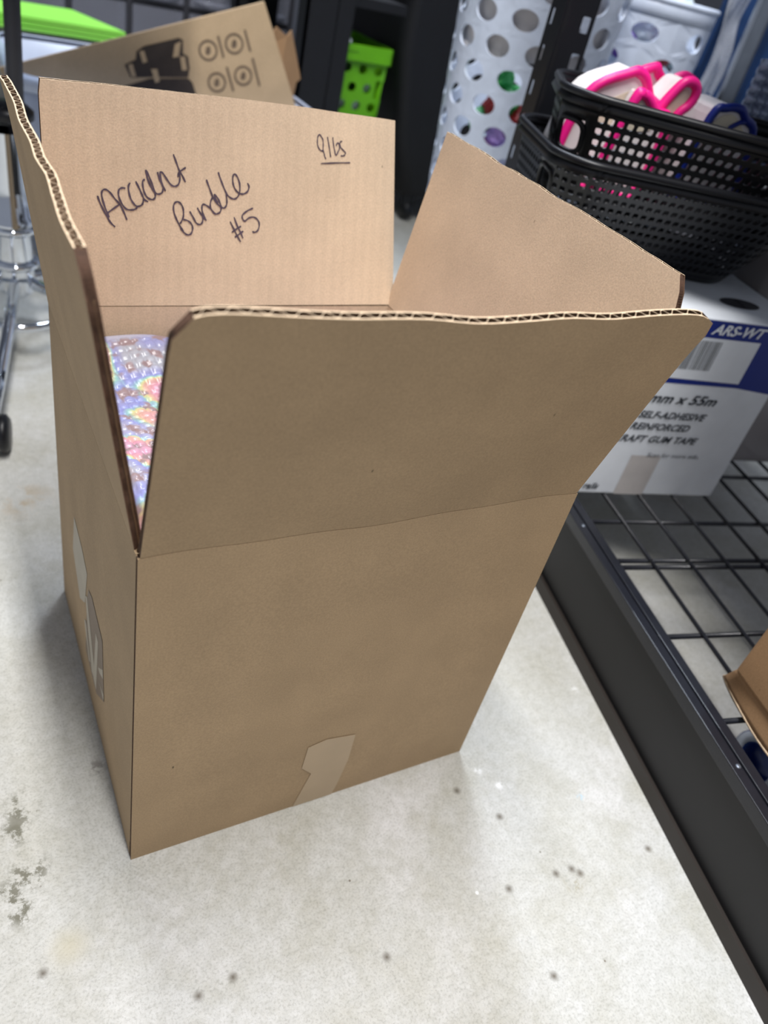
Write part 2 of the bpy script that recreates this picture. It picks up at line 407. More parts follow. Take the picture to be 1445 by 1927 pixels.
def flap(name, p0, p1, out, angle, side, wob, wav=0, bend=0, crush=lambda s: 0, nt=18):
    """hinge p0->p1; angle(s) in degrees from vertical; side(t)->(s0,s1) trims; wob(s) changes the free edge"""
    p0, p1, out = V3(p0), V3(p1), V3(out); ln = (p1-p0)
    def mid(s, t):
        s0, s1 = side(t); ss = s0+(s1-s0)*s; a = angle(ss)*D2R; r = L*t*(1+wob(ss)*(t**6))
        a2 = a+bend*(t-.5)*D2R
        dent = 0
        return p0+ln*ss+(out*math.sin(a2)+UP*math.cos(a2))*r+UP*(H+.0006+wav*(hz(ss)+.0006))-out*(TH/2)+out*dent+out*(crush(ss)*t**10)
    def nrm(s, t):
        s0, s1 = side(t); a = angle(s0+(s1-s0)*s)*D2R
        return (out*math.cos(a)-UP*math.sin(a))
    return corr(name, box_root, mid, nrm, ln.length, 60, nt)
def trim(base0, base1, c0=.0, c1=.0, at=.94, k0=0, k1=0):
    """side trims: linear k, plus a crushed corner of size c beyond t=at"""
    def g(t):
        x = max(0, (t-at)/(1-at))
        return base0+k0*t+c0*x*x, 1-(base1+k1*t+c1*x*x)
    return g
flap('front_flap', (0, 0, 0), (W, 0, 0), (0, -1, 0), lambda s: 13.2+.7*s, trim(.004, .004, .025, .012, .93, .004, 0),
     lambda s: .007*math.sin(s*7+.6)+.006*nz1(s, 9)-.02*max(0, 1-s/.05)-.035*max(0, (s-.96)/.04), wav=1, crush=lambda s: .004*max(0, (s-.93)/.07))
flap('back_flap', (W, D, 0), (0, D, 0), (0, 1, 0), lambda s: 1+20*(1-s), trim(.0, .004, .0, .004, .96, .0194, .0), lambda s: .004*nz1(s, 8))
flap('left_flap', (0, D, 0), (0, 0, 0), (-1, 0, 0), lambda s: 7.3+1.2*s, trim(.0, .028, .0, .045, .86, .0, .01),
     lambda s: .004*math.sin(s*14)+.006*nz1(s, 11)-.02*max(0, (s-.93)/.07), crush=lambda s: -.0018*max(0, 1-abs(s-.62)/.08)+.0006*math.sin(s*25)+.002*max(0, 1-s/.05))
flap('right_flap', (W, 0, 0), (W, D, 0), (1, 0, 0), lambda s: 9.2-1.4*s, trim(.01, .004, .035, .0, .84, .004, 0),
     lambda s: .008*nz1(s, 14)-.012*max(0, 1-s/.06))
# torn fibres at the front left flap root
# handwriting in marker on the inner side of the back flap
def back_pt(s, t, lift=.0006):
    a = (1+20*(s-.007*s*t/W))*D2R; off = TH/2+lift
    return V3((s*W-.007*s*t, D-TH/2+L*t*math.sin(a)-off*math.cos(a), H+L*t*math.cos(a)+off*math.sin(a)))
def ink(strokes, name, label, width):
    mb = MB()
    for k, st in enumerate(strokes):
        P2 = catmull([(a/10000*W, b/10000*L, 0) for a, b in st], 7); n = len(P2); vs = []
        for i, p in enumerate(P2):
            t = (P2[min(i+1, n-1)]-P2[max(i-1, 0)]); t.normalize(); q = V3((-t.y, t.x, 0))
            ww = width*(1+.18*math.sin(i*.7+k))*(.6 if i in (0, n-1) else 1)
            for sgn in (-1, 1):
                e = p+q*ww*sgn/2; vs.append(back_pt(e.x/W, e.y/L, .0006+.00004*(k % 5)))
        mb.add(vs, [(2*i, 2*i+1, 2*i+3, 2*i+2) for i in range(n-1)], 0)
    o = mb.build(name, 'marker', box_root); o['label'] = label; return o
INK = [[(1241,5392),(1305,5049),(1421,4585),(1540,4182),(1649,3980)],
[(1508,4420),(1408,4921),(1345,5383),(1357,5614),(1437,5685),(1540,5561),(1661,5271),(1783,5011),(1869,4678),(1942,4322)],
[(1466,4621),(1620,4833),(1783,5062)],
[(1916,5770),(1827,5780),(1754,5676),(1751,5410),(1819,5081),(1925,4834),(2052,4791),(2163,4848),(2200,4953)],
[(2036,6026),(1989,5858),(2013,5495),(2074,5198),(2173,4985),(2274,4991),(2340,5114),(2359,5319)],
[(2172,6103),(2261,5780),(2333,5485),(2387,5287),(2479,5192)],
[(2401,6205),(2346,6118),(2353,5854),(2398,5557),(2480,5361),(2592,5301),(2658,5425),(2650,5643),(2576,6038),(2486,6426),(2422,6632)],
[(2422,6632),(2466,6260),(2557,5870),(2668,5611),(2762,5568),(2838,5658),(2857,5828)],
[(2718,6562),(2764,6287),(2839,5994),(2924,5715)],
[(2924,5715),(2848,5961),(2802,6290),(2784,6552),(2859,6510),(2953,6270),(3067,6013),(3173,5955),(3260,6063),(3298,6335),(3288,6568)],
[(3125,7386),(3201,7053),(3278,6699),(3366,6442),(3444,6164)],
[(3250,6381),(3278,6600),(3453,6833)],
[(3402,3813),(3277,4176),(3172,4582),(3128,4924),(3154,5159),(3242,5243),(3338,5125),(3391,4879),(3392,4564),(3339,4307),(3295,4209)],
[(3392,4405),(3508,4364),(3615,4194),(3643,3970),(3599,3741),(3509,3672),(3402,3797),(3313,4018)],
[(3560,4811),(3650,4547),(3741,4265),(3832,4190),(3904,4306),(3922,4532),(3899,4722)],
[(3766,4998),(3848,4751),(3940,4533),(4023,4394)],
[(3995,4472),(3921,4724),(3892,4975),(3910,5150),(3991,5140),(4120,4991),(4232,4776),(4288,4716)],
[(4288,4716),(4390,4819),(4425,5045),(4377,5327),(4301,5542),(4227,5646),(4265,5445),(4340,5261)],
[(4191,5533),(4128,5308),(4129,5024),(4214,4791),(4288,4700)],
[(4004,6337),(4097,5930),(4191,5533),(4303,5258),(4416,5076),(4509,5035),(4574,5184),(4582,5407),(4561,5690)],
[(4330,6706),(4406,6361),(4502,5967),(4598,5661),(4713,5513),(4808,5489),(4901,5624),(4947,5850)],
[(4947,5850),(4944,6196),(4874,6533),(4788,6663),(4742,6519),(4754,6209),(4823,5933),(4938,5770),(5054,5749),(5168,5870),(5214,6097),(5164,6281)],
[(4684,4385),(4801,3998),(4900,3672),(4999,3376)],
[(4796,4604),(4896,4168),(4995,3843),(5065,3563)],
[(4736,3846),(4878,4036),(5001,4175)],
[(4824,3602),(4957,3775),(5071,3930)],
[(5342,5081),(5178,4939),(5044,4734),(5036,4571),(5105,4428),(5220,4583),(5356,4641),(5475,4534),(5537,4306),(5501,4004),(5404,3882),(5334,3928)],
[(7483,8089),(7385,8116),(7305,8303),(7283,8539),(7299,8752),(7346,8858),(7415,8757),(7466,8611),(7479,8373),(7477,8145),(7514,7979),(7535,7839),(7581,7716)],
[(7610,8791),(7653,8500),(7697,8151),(7736,7826)],
[(7787,8807),(7811,8527),(7855,8204),(7908,7953),(7975,8122),(8023,8317),(8000,8515),(7950,8550),(7902,8413)],
[(8109,8663),(8049,8624),(8030,8492),(8073,8340),(8175,8197),(8227,8104),(8188,7981),(8118,7941),(8068,7955)],
[(7409,7468),(7883,7564),(8401,7647)]]

ink(INK[:-5], 'handwriting', 'slanted marker writing reading Accident Bundle #5', .0015)
ink(INK[-5:], 'weight_note', 'small underlined marker note reading 9lbs', .0012)
# faded white and dark print on the left face
pm = MB()
def LP(y, z, d=0): return V3((-.0003-.001*math.sin(math.pi*(D-y)/(D-.004))*math.sin(math.pi*z/H)-d, y, z))
def lpoly(pts, d, mi): pm.add([LP(y, z, d) for y, z in pts], [tuple(range(len(pts)))], mi)
lpoly([(.245, .205), (.262, .15), (.228, .112), (.198, .135), (.180, .190), (.205, .20)], 0, 0)
lpoly([(.185, .15), (.205, .06), (.150, .055), (.111, .09), (.113, .172), (.158, .182), (.175, .175)], .0001, 1)
lpoly([(.193, .150), (.183, .158), (.150, .07), (.172, .063)], .0002, 0)
lpoly([(.142, .152), (.132, .150), (.150, .06), (.163, .064)], .0002, 0)
lpoly([(.205, .105), (.196, .112), (.178, .070), (.186, .064)], .0002, 0)
lpoly([(.135, .112), (.128, .112), (.112, .122), (.113, .134)], .0002, 0)
lpoly([(.136, .090), (.129, .094), (.112, .090), (.112, .100)], .0002, 0)
o = pm.build('face_print', ['print_white', 'print_shade'], box_root); o['label'] = 'white and grey printing on the left face'
# matte tape remnant on the front face
tp = MB(); tpo = [(.157, .0005), (.168, .055), (.156, .07), (.157, .103), (.175, .108), (.206, .102), (.207, .06), (.203, .018), (.200, .0005)]
tp.prism(tpo, lambda a, b, d: V3((a, -.0022*math.sin(math.pi*a/W)*math.sin(math.pi*b/H)-.0004-d, b)), 0, .0003)
o = tp.build('tape_remnant', 'tape_matte', box_root); o['label'] = 'dull clear tape strip at the foot of the front face'

# ------------------------------------------------------------ holographic bubble wrap filling the carton
def wrapz(x, y):
    return .332+.012*math.sin(x*17+1)+.010*math.sin(y*19+x*8)+.009*mnoise.noise(V3((x*14, y*14, 2)))
bw = MB()
def wrap_fn(s, t):
    x = TH+.004+(W-2*TH-.008)*s; y = TH+.004+(D-2*TH-.008)*t
    e = min(1, min(s, 1-s, t, 1-t)/.04)
    z = wrapz(x, y)
    gx, gy = (x*1.0+y*.25)/.0105, (y-.2*x)/.0105
    fx, fy = gx-math.floor(gx)-.5, gy-math.floor(gy)-.5
    q = max(0, 1-(abs(2*fx)**4+abs(2*fy)**4)*1.3); z += .0022*q**.5*(1 if t < .94 else 0)
    return V3((x, y, z-.02*(1-e)**2))
bw.grid(wrap_fn, 230, 230)
o_ = len(bw.v); rimi = [i for i in range(231)]+[j*231+230 for j in range(1, 231)]+[230*231+230-i for i in range(1, 231)]+[(230-j)*231 for j in range(1, 230)]
bw.v += [(bw.v[i][0], bw.v[i][1], .0075) for i in rimi]
for q in range(len(rimi)):
    q2 = (q+1) % len(rimi); bw.f.append((rimi[q], rimi[q2], o_+q2, o_+q)); bw.m.append(0); bw.sm.append(False)
bw.f.append(tuple(range(o_, o_+len(rimi)))); bw.m.append(0); bw.sm.append(False)
bo = bw.build('bubble_wrap', 'holo'); tag(bo, 'crinkled holographic rainbow bubble wrap filling the open brown carton', 'bubble wrap')

# ------------------------------------------------------------ rack frame of reference
A0 = V3((.620, .206, 0)); RU = V3((.2305, .973, 0)).normalized(); RV = V3((RU.y, -RU.x, 0))
def R(u, v, z): return A0+RU*u+RV*v+UP*z
rack = thing('storage_rack', R(0, 0, 0), 'black steel storage rack with a wire bottom shelf behind a tall front fascia', 'shelving rack')
r = MB()
r.box((-1.1, .004, .018), (.47, .007, .126), R); r.build('fascia', 'black_panel', rack)
r = MB(); r.box((-1.1, -.003, .0), (.47, .006, .018), R); r.box((-1.1, -.003, .018), (.47, -.0015, .021), R); o = r.build('bottom_lip', 'black_lip', rack)
r = MB(); r.box((-1.1, .0, .122), (.47, .012, .1385), R); r.box((-1.1, .012, .12), (.47, .0145, .1365), R); r.box((-1.1, .0145, .122), (.47, .027, .1385), R)
r.build('front_rail', 'black_metal', rack, bevel=.001)
r = MB(); r.box((-1.1, .53, .11), (.47, .557, .1385), R); r.box((.46, 0, .11), (.487, .557, .1385), R); r.build('rear_rail', 'black_metal', rack)
for u in (-.027, -.39):
    s_ = MB(); s_.lathe([(0, .1395), (.0022, .1395), (.0028, .1385)], (0, 0, 0), 12, T=lambda x, y, z, uu=u: R(uu+x, .008+y, z)); s_.build('rail_screw', 'galv', rack)
def deck(u0, u1):
    d = MB()
    for k in range(9):
        v = .0765+.0584*k
        if v < .53: d.tube([R(u0, v, .137), R(u1, v, .137)], .0026, 8)
    u = u1-.004
    cs = [u1-.004]
    while u-.117 > u0: u -= .1168; cs.append(u)
    for c in cs: d.tube([R(c, .02, .1325), R(c, .535, .1325)], .0032, 8)
    d.tube([R(u0+.004, .02, .1325), R(u0+.004, .535, .1325)], .0032, 8)
    return d.build('wire_deck', 'black_metal', rack)
deck(-.0935, .46); deck(-.66, -.0975)
def slot_post(u, v, du, dv):
    p = MB(); n = 27; z1 = 1.25; z0 = .022
    # two legs of an angle section, each a sheet with a column of slots
    p.perf(lambda a, b: R(u+du*.003, v+dv*(.001+.049*a/2), z0+z1*b/n), 2, n, .28, .22, 8, solid=lambda i, j: i == 0)
    q = MB(); q.perf(lambda a, b: R(u+du*(.001+.047*a/2), v, z0+z1*b/n), 2, n, .26, .22, 8, solid=lambda i, j: i == 0)
    p.add(q.v, q.f, 0)
    p.box((u if du > 0 else u-.047, min(v, v+dv*.05), 0), (u+.003 if du > 0 else u, max(v, v+dv*.05), z0), R)
    return p.build('post', 'black_plastic', rack, solid=.003)
slot_post(.472, .0, 1, 1); slot_post(.472, .555, 1, -1); slot_post(-1.08, .0, -1, 1); slot_post(-1.08, .555, -1, -1)
r = MB(); r.box((-1.1, .02, .95), (.47, .55, .975), R); r.build('upper_shelf', 'black_panel', rack)

# ------------------------------------------------------------ printed white carton on the wire shelf
cart = thing('tape_carton', R(.043, .1, .14), 'white carton with blue band reading ARS-WT and kraft gum tape print on the wire shelf', 'cardboard box')
CU0, CU1, CV0, CV1, CZ0, CZ1 = .043, .33, -.02, .2575, .1405, .413
c = MB(); c.box((CU0, CV0, CZ0), (CU1, CV1, CZ1), R); c.build('carton_body', 'white_card', cart, bevel=.002)
FC = lambda v, z, d=.0004: R(CU0-d, v, z)
def rect(mb, T, a0, b0, a1, b1, mi=0): mb.add([T(a0, b0), T(a1, b0), T(a1, b1), T(a0, b1)], [(0, 1, 2, 3)], mi)
pr = MB(); rect(pr, FC, CV0+.001, .327, CV1-.001, .4105); rect(pr, FC, CV0+.001, .3215, .198, .327)
pr.add([FC(.196, .327), FC(CV1-.001, .327), FC(CV1-.001, .316), FC(.196, .3215)], [(3, 2, 1, 0)])
o = pr.build('blue_band', 'blue_ink', cart); o['label'] = 'deep blue printed band'
pr = MB(); F2 = lambda v, z: FC(v, z, .0008)
pr.add([F2(CV0+.001, .388), F2(.1962, .3875), F2(.1962, .328), F2(CV0+.001, .330)], [(0, 3, 2, 1)]); pr.build('barcode_label', 'white_card', cart)
pr = MB(); F3 = lambda v, z: FC(v, z, .0012)
random.seed(3); x = .062
while x < .139:
    wd = random.choice((.0007, .0012, .0019)); rect(pr, F3, x, .343, min(x+wd, .1395), .3835); x += wd+random.choice((.0007, .0009, .0015))
pr.build('barcode', 'grey_ink', cart)
pr = MB(); add_text(pr, F3, 'ARS-WT', .1925, .3935, .0185, bold=.03, shear=.3, width=1.12)
o = pr.build('band_lettering', 'white_card', cart); o['label'] = 'white lettering ARS-WT'
pr = MB()
for body, vv, zz, sz, wd in (('mm x 55m', .177, .2925, .0195, 1.25), ('SELF-ADHESIVE', .1715, .2685, .0145, 1.07), ('REINFORCED', .1565, .2502, .0145, 1.07), ('KRAFT GUM TAPE', .178, .2305, .0145, 1.12)):
    add_text(pr, F3, body, vv, zz, sz, bold=.025, shear=.3, width=wd)
o = pr.build('product_lettering', 'dark_ink', cart); p9 = MB(); add_text(p9, F3, 'rails', .0575, .149, .0145, bold=.025, shear=.3); p9.build('corner_lettering', 'dark_ink', cart); p9 = MB(); add_text(p9, F3, 'Scan for more info.', .1985, .2065, .0098, bold=.0, shear=.3, width=1.15); p9.build('small_lettering', 'dark_ink', cart); o['label'] = 'dark italic lettering reading self-adhesive reinforced kraft gum tape'
pr = MB(); rect(pr, F2, .088, .1408, .136, .208); pr.build('packing_tape', 'beige', cart)
pr = MB(); pts = [(.128+.0+.0*0, 0)]
ring = [(.188+.030*math.cos(a), .101+.017*math.sin(a)) for a in [i*math.pi/16 for i in range(32)]]
TT = lambda v, u, d=0: R(u, v, CZ1+.0006+d)
pr.add([TT(a, b) for a, b in ring], [tuple(range(32))], 0)
pr.add([TT(.186, .088, .0004), TT(.189, .088, .0004), TT(.190, .114, .0004), TT(.187, .114, .0004)], [(0, 1, 2, 3)], 1)
pr.build('hand_hole', ['dark_grey', 'black_dull'], cart)

# ------------------------------------------------------------ smoky bin beside the carton
gb = thing('smoky_storage_bin', R(.30, .42, .14), 'smoky grey plastic storage bin at right of the white tape carton', 'storage bin')
g = MB(); g.box((.135, .266, .1405), (.435, .52, .50), R); g.build('bin_body', 'bin_clear', gb, bevel=.01)
g = MB(); g.box((.128, .262, .50), (.442, .526, .512), R); g.build('bin_lid', 'grey_box', gb, bevel=.004)
g = MB(); g.box((.205, .2635, .435), (.27, .266, .475), R); g.build('side_label', 'white_plastic', gb, bevel=.001)

# ------------------------------------------------------------ two perforated baskets
def basket(name, zb, zt, cu, cv, hu1, hv1, tu, tv, label, rows, k0, k1, ph, rot, du=.0):
    root = thing(name, R(cu, cv, zb), label, 'basket', 'black perforated baskets nested on the tape carton')
    cr, sr = math.cos(rot), math.sin(rot); rr = .05
    def outline(p, k, z):
        """p in 0..1 round the rounded rectangle at height fraction k, starting at the left end of the front face"""
        hu, hv = hu1-tu*(1-k), hv1-tv*(1-k)
        per = [2*(hv-rr), math.pi/2*rr, 2*(hu-rr), math.pi/2*rr]*2; tot = sum(per); d = (p % 1)*tot
        st = [(-hu, -hv+rr, 0, 1), (-hu+rr, hv-rr, None, math.pi), (-hu+rr, hv, 1, 0), (hu-rr, hv-rr, None, math.pi/2), (hu, hv-rr, 0, -1), (hu-rr, -hv+rr, None, 0), (hu-rr, -hv, -1, 0), (-hu+rr, -hv+rr, None, -math.pi/2)]
        for i, ln_ in enumerate(per):
            if d <= ln_ or i == 7:
                s_ = st[i]
                if s_[2] is None:
                    g_ = s_[3]-d/rr; x, y = s_[0]+rr*math.cos(g_), s_[1]+rr*math.sin(g_)
                else: x, y = s_[0]+s_[2]*d, s_[1]+s_[3]*d
                break
            d -= ln_
        return R(cu+du*(1-k)+x*cr-y*sr, cv+x*sr+y*cr, z)
    zat = lambda k: zb+(zt-zb)*k
    per = 4*(hu1+hv1)-.09; na = int(per/.0118)
    mb = MB(); fn = lambda a, b: outline(a/na, k0+(k1-k0)*b/rows, zat(k0+(k1-k0)*b/rows))
    pd = lambda i: abs(((i+.5)/na-ph+.5) % 1-.5)*per
    jh = rows-2.6
    mb.perf(fn, na, rows, .33, .30, 4, 2, solid=lambda i, j: pd(i) < .027, skip=lambda i, j: pd(i) < .019 and abs(j+.5-jh) < 1.3)
    mb.grid(lambda s, t: outline(s, k0*t, zat(k0*t)), 96, 2)
    mb.grid(lambda s, t: outline(s, k1+(1-k1)*t, zat(k1+(1-k1)*t)), 96, 2)
    mb.add([outline(i/96, 0, zb) for i in range(96)], [tuple(range(96))])
    mb.build('basket_wall', 'black_plastic', root, solid=.0022)
    rm = MB()
    outw = lambda s: (outline(s, 1, zt)-R(cu, cv, zt)).normalized()
    rm.tube([outline(i/120, 1, zt)+outw(i/120)*.003 for i in range(120)], .0040, 8, closed=True)
    rm.grid(lambda s, t: outline(s, 1, zt)+outw(s)*(.001+.006*t)+UP*(-.012*t), 120, 2)
    rm.build('rim', 'black_plastic', root, solid=.001)
    hd = MB(); kh = k0+(k1-k0)*jh/rows; kw = (k1-k0)*1.3/rows
    ringp = []
    for q in range(32):
        g_ = q*math.pi/16; cx, sx = math.cos(g_), math.sin(g_)
        ringp.append(outline(ph+.0205/per*math.copysign(abs(cx)**.6, cx), kh+kw*1.1*math.copysign(abs(sx)**.6, sx), zat(kh+kw*1.1*math.copysign(abs(sx)**.6, sx))))
    hd.tube(ringp, .0034, 8, closed=True)
    hd.build('handle_ring', 'black_plastic', root)
basket('perforated_basket', .415, .543, .206, .078, .115, .180, .030, .034, 'lower black perforated basket, resting directly on the white tape carton', 9, .10, .93, .925, 8*D2R, .052)
basket('perforated_basket', .482, .602, .190, .088, .088, .180, .030, .022, 'upper black perforated basket, nested in the lower one and holding pink and blue shapes', 7, .14, .88, .955, 20*D2R, .02)

# ------------------------------------------------------------ pink and blue rimmed shapes in the upper basket
def rimmed(outline_, inner, u, depth, rimm, label, tilt=.25, name='rimmed_shape', cat='plastic shape', z_down=.06):
    dz = .008 if rimm == 'pink' else 0
    outline_ = [(a, b-dz-(.065 if b < .586 else 0)) for a, b in outline_]
    inner = [(a, b-dz) for a, b in inner] if inner else None
    cz = sum(p[1] for p in outline_)/len(outline_); cv = sum(p[0] for p in outline_)/len(outline_)
    root = thing(name, R(u, cv, cz), label, cat, None)
    T = lambda a, b, d: R(u+d+tilt*0, a, b)
    P = [(p.x, p.y) for p in catmull([(a, b, 0) for a, b in outline_], 5, True)]
    o = MB(); o.prism(P, T, 0, depth); o.build('body', 'white_foam', root)
    o = MB(); o.tube([T(a, b, -.001) for a, b in P], .0062 if rimm == 'pink' else .0052, 8, closed=True); o.build('rim', rimm, root)
    if inner:
        Q = [(p.x, p.y) for p in catmull([(a, b, 0) for a, b in inner], 4, True)]
        o = MB(); o.prism(Q, T, -.0015, .001); o.build('face', 'cream', root)
    return root
rimmed([(-.062, .575), (-.048, .600), (.0, .632), (.013, .634), (.024, .628), (.036, .612), (.046, .606), (.052, .597), (.048, .58), (.02, .565), (-.02, .56)],
       [(-.035, .585), (-.02, .597), (.005, .612), (.018, .617), (.028, .608), (.034, .592), (.02, .578), (-.02, .572)], .245, .05, 'pink', 'pink-rimmed white shape with a rounded peak, leftmost in the upper basket')
rimmed([(-.012, .582), (.004, .608), (.013, .615), (.023, .612), (.038, .600), (.060, .590), (.05, .57), (.01, .565)],
       [(.0, .585), (.010, .604), (.017, .605), (.034, .592), (.04, .58), (.01, .575)], .222, .02, 'pink', 'low pink-rimmed peak in front of the larger pink shapes')
rimmed([(.046, .600), (.064, .632), (.076, .638), (.086, .634), (.089, .624), (.085, .613), (.071, .592), (.062, .585), (.052, .590)],
       [(.054, .600), (.068, .625), (.077, .629), (.081, .624), (.079, .616), (.066, .596), (.060, .594)], .232, .045, 'pink', 'pink-rimmed rounded lobe standing at right of the pink peaks')
rimmed([(.062, .600), (.078, .624), (.095, .637), (.108, .636), (.122, .628), (.124, .615), (.11, .60), (.08, .585)], None, .285, .012, 'pink', 'darker pink rounded shape tucked behind the pink lobe')
rimmed([(-.02, .585), (.03, .615), (.060, .638), (.070, .634), (.082, .61), (.06, .58), (.0, .57)], None, .30, .015, 'pink', 'white sheet with a thin pink edge behind the pink shapes')
navy_shape = rimmed([(.092, .580), (.104, .602), (.120, .614), (.140, .616), (.153, .607), (.174, .590), (.184, .575), (.15, .565), (.11, .565)],
       [(.103, .58), (.114, .601), (.128, .608), (.140, .606), (.160, .590), (.16, .575), (.12, .572)], .205, .07, 'navy', 'navy-rimmed cream shape with a curved divider at the right end of the upper basket')
dv_ = MB(); dv_.tube([R(.2025, a, b) for a, b in ((.128, .570), (.130, .584), (.136, .595), (.146, .602), (.156, .604))], .003, 8); dv_.build('divider', 'navy', navy_shape)
bmr = thing('silver_mailer', R(.33, .262, .6), 'dimpled silver bubble mailer poking up at the far right of the upper basket', 'mailer')
s_ = MB()
def mail(s, t):
    v, z = .238+.10*s, .53+.135*t
    return R(.335-.012*math.exp(-((s*7 % 1-.5)**2+(t*10 % 1-.5)**2)*9), v, z)
s_.grid(mail, 70, 90); s_.build('mailer_sheet', 'pebble', bmr, solid=.004)

# ------------------------------------------------------------ kraft carton at the right edge of the frame and the blue tape below
kb = thing('crushed_carton', R(-.42, .2, .14), 'worn kraft carton with a crushed torn bottom edge on the wire shelf', 'cardboard box')
k_ = MB(); KP = lambda u, v, z: R(u, v, z)
k_.box((-.75, .046, .172), (-.300, .40, .42), KP); k_.build('carton_body', 'kraft_old', kb, bevel=.004)
k_ = MB()
k_.grid(lambda s, t: R(-.300+.014*t-.40*s+.002*math.sin(s*30), .050+.010*t-.002*math.sin(s*17+1)*t-.016*math.sin(3.14*min(1, s*2.2))*t, .173-.030*t), 40, 4)
k_.build('bottom_flap', ['kraft_old'], kb, solid=.003)
k_ = MB(); k_.tube([R(-.286-.40*q/30+.0015*math.sin(q), .060-.002*math.sin(q*.57+1)-.016*math.sin(3.14*min(1, q/30*2.2)), .1445+.001*math.sin(q*.8)) for q in range(31)], .0020, 6); o = k_.build('torn_edge', 'kraft_edge', kb); o['label'] = 'pale torn paper edge'
k_ = MB(); k_.box((-.75, .075, .1405), (-.325, .40, .171), KP); k_.build('folded_base', 'kraft_old', kb)

tr = thing('tape_roll', R(-.33, .17, 0), 'blue tape roll with a white side ring on the floor below the wire shelf', 'tape roll')
ctr = F_ = None
TC = R(-.330, .158, .0365)
def TRt(x, y, z): return TC+RV*z*1.0+RU*x+UP*y
t_ = MB(); t_.lathe([(.022, -.022), (.0360, -.022), (.0360, .022), (.022, .022)], (0, 0, 0), 40, T=TRt, closed=True); t_.build('tape_winding', 'blue_tape', tr)
t_ = MB(); t_.lathe([(.0235, -.0225), (.0350, -.0225), (.0350, -.0215), (.0235, -.0215)], (0, 0, 0), 40, T=TRt, closed=True); t_.build('side_label', 'white_plastic', tr)

# ------------------------------------------------------------ perforated hampers behind the rack
def hamper(c, r0_, r1_, z1, na, nb, hw, hh, label, zlo=.16, top=.05, liner=False):
    root = thing('perforated_hamper', (c.x, c.y, 0), label, 'hamper', 'white perforated hampers behind the rack')
    rad = lambda z: r0_+(r1_-r0_)*z/z1
    P_ = lambda g, z: V3((c.x+rad(z)*math.cos(g), c.y+rad(z)*math.sin(g), z))
    zhi = z1-top
    mb = MB()
    mb.perf(lambda a, b: P_(2*math.pi*a/na, zlo+(zhi-zlo)*b/nb), na, nb, hw, hh, 2, 6, stagger=True)
    mb.grid(lambda s, t: P_(2*math.pi*s, .004+(zlo-.004)*t), 48, 3); mb.grid(lambda s, t: P_(2*math.pi*s, zhi+(z1-zhi)*t), 48, 2)
    mb.add([P_(2*math.pi*i/48, .004) for i in range(48)], [tuple(range(48))])
    mb.build('hamper_wall', 'white_plastic', root, solid=.004)
    if liner:
        ln = MB(); ln.grid(lambda s, t: V3((c.x+(rad(.55+(zhi-.55)*t)-.012)*math.cos(2*math.pi*s), c.y+(rad(.55+(zhi-.55)*t)-.012)*math.sin(2*math.pi*s), .55+(zhi-.55)*t+(.012*math.sin(s*30) if t == 0 else 0))), 64, 6); ln.build('liner', 'beige', root)
    rm = MB(); rm.tube([P_(2*math.pi*i/64, z1) for i in range(64)], .005, 8, closed=True); rm.build('rim', 'white_plastic', root)
    return root
H1 = R(.86, .135, 0); H2 = R(.975, .412, 0)
hamper(H1, .108, .155, .74, 12, 10, .31, .36, 'white perforated hamper left of the black slotted post, coloured foil showing low down', .22, liner=True)
hamper(H2, .108, .136, .695, 7, 9, .22, .32, 'white perforated hamper with crumpled white tissue showing over its rim', .2, .03)
def crumple(c, r_, matn, label, name='foil_ball', cat='wrapping', group=None, seed=0, sub=3, sq=1):
    import bmesh
    bm = bmesh.new(); bmesh.ops.create_icosphere(bm, subdivisions=sub, radius=r_)
    mb = MB(); vs = []
    for v in bm.verts:
        p = v.co; q = p*(1+.28*mnoise.noise(p*(2.2/r_)+V3((seed*7.3, 0, 0)))+.10*mnoise.noise(p*(6/r_)+V3((0, seed, 0)))); vs.append(V3((q.x, q.y, q.z*sq))+V3(c))
    mb.add(vs, [tuple(x.index for x in f_.verts) for f_ in bm.faces], 0); bm.free()
    o = mb.build(name, matn); tag(o, label, cat, group); return o
def atc(c, g, rr, z): return (c.x+rr*math.cos(g*D2R), c.y+rr*math.sin(g*D2R), z)
def dirto(c, du, dv, z): p = c+RU*du+RV*dv; return (p.x, p.y, z)
for du_, dv_, z_, r_, m_, lab in (
        (-.078, -.076, .528, .027, 'c_green', 'green foil ball, the highest one in the left hamper'),
        (-.094, -.052, .494, .024, 'c_green', 'green foil ball just below the highest green one in the left hamper'),
        (-.070, -.066, .474, .024, 'c_red', 'small dark red foil ball near the left side of the left hamper'),
        (-.103, -.020, .462, .030, 'c_red', 'large dark red foil ball nearest the black post in the left hamper'),
        (-.060, -.084, .445, .022, 'c_green', 'green foil ball pressed to the left side of the left hamper'),
        (-.090, -.050, .432, .026, 'c_lilac', 'lilac foil ball under the red one in the left hamper'),
        (-.076, -.060, .398, .024, 'c_magenta', 'magenta foil ball, lowest to show in the left hamper')):
    crumple(dirto(H1, du_, dv_, z_), r_, m_, lab, seed=int(z_*100))
crumple(dirto(H1, .01, .01, .36), .072, 'tissue', 'pale paper wad in the middle of the left hamper', name='paper_wad', seed=7)
crumple(dirto(H2, .0, .0, .672), .085, 'tissue', 'crumpled white tissue bulging over the rim of the right hamper', name='tissue_paper', cat='tissue paper', seed=8, sub=4, sq=.75)
crumple(dirto(H2, -.070, -.068, .612), .026, 'c_purple', 'purple foil ball seen through the left hole of the right hamper', seed=9)
crumple(dirto(H2, -.098, .006, .610), .024, 'c_red', 'red wrapped ball behind the middle hole of the right hamper', seed=10)
crumple(dirto(H2, -.094, .040, .612), .020, 'tissue', 'white ball behind the right-hand hole of the right hamper', seed=11)
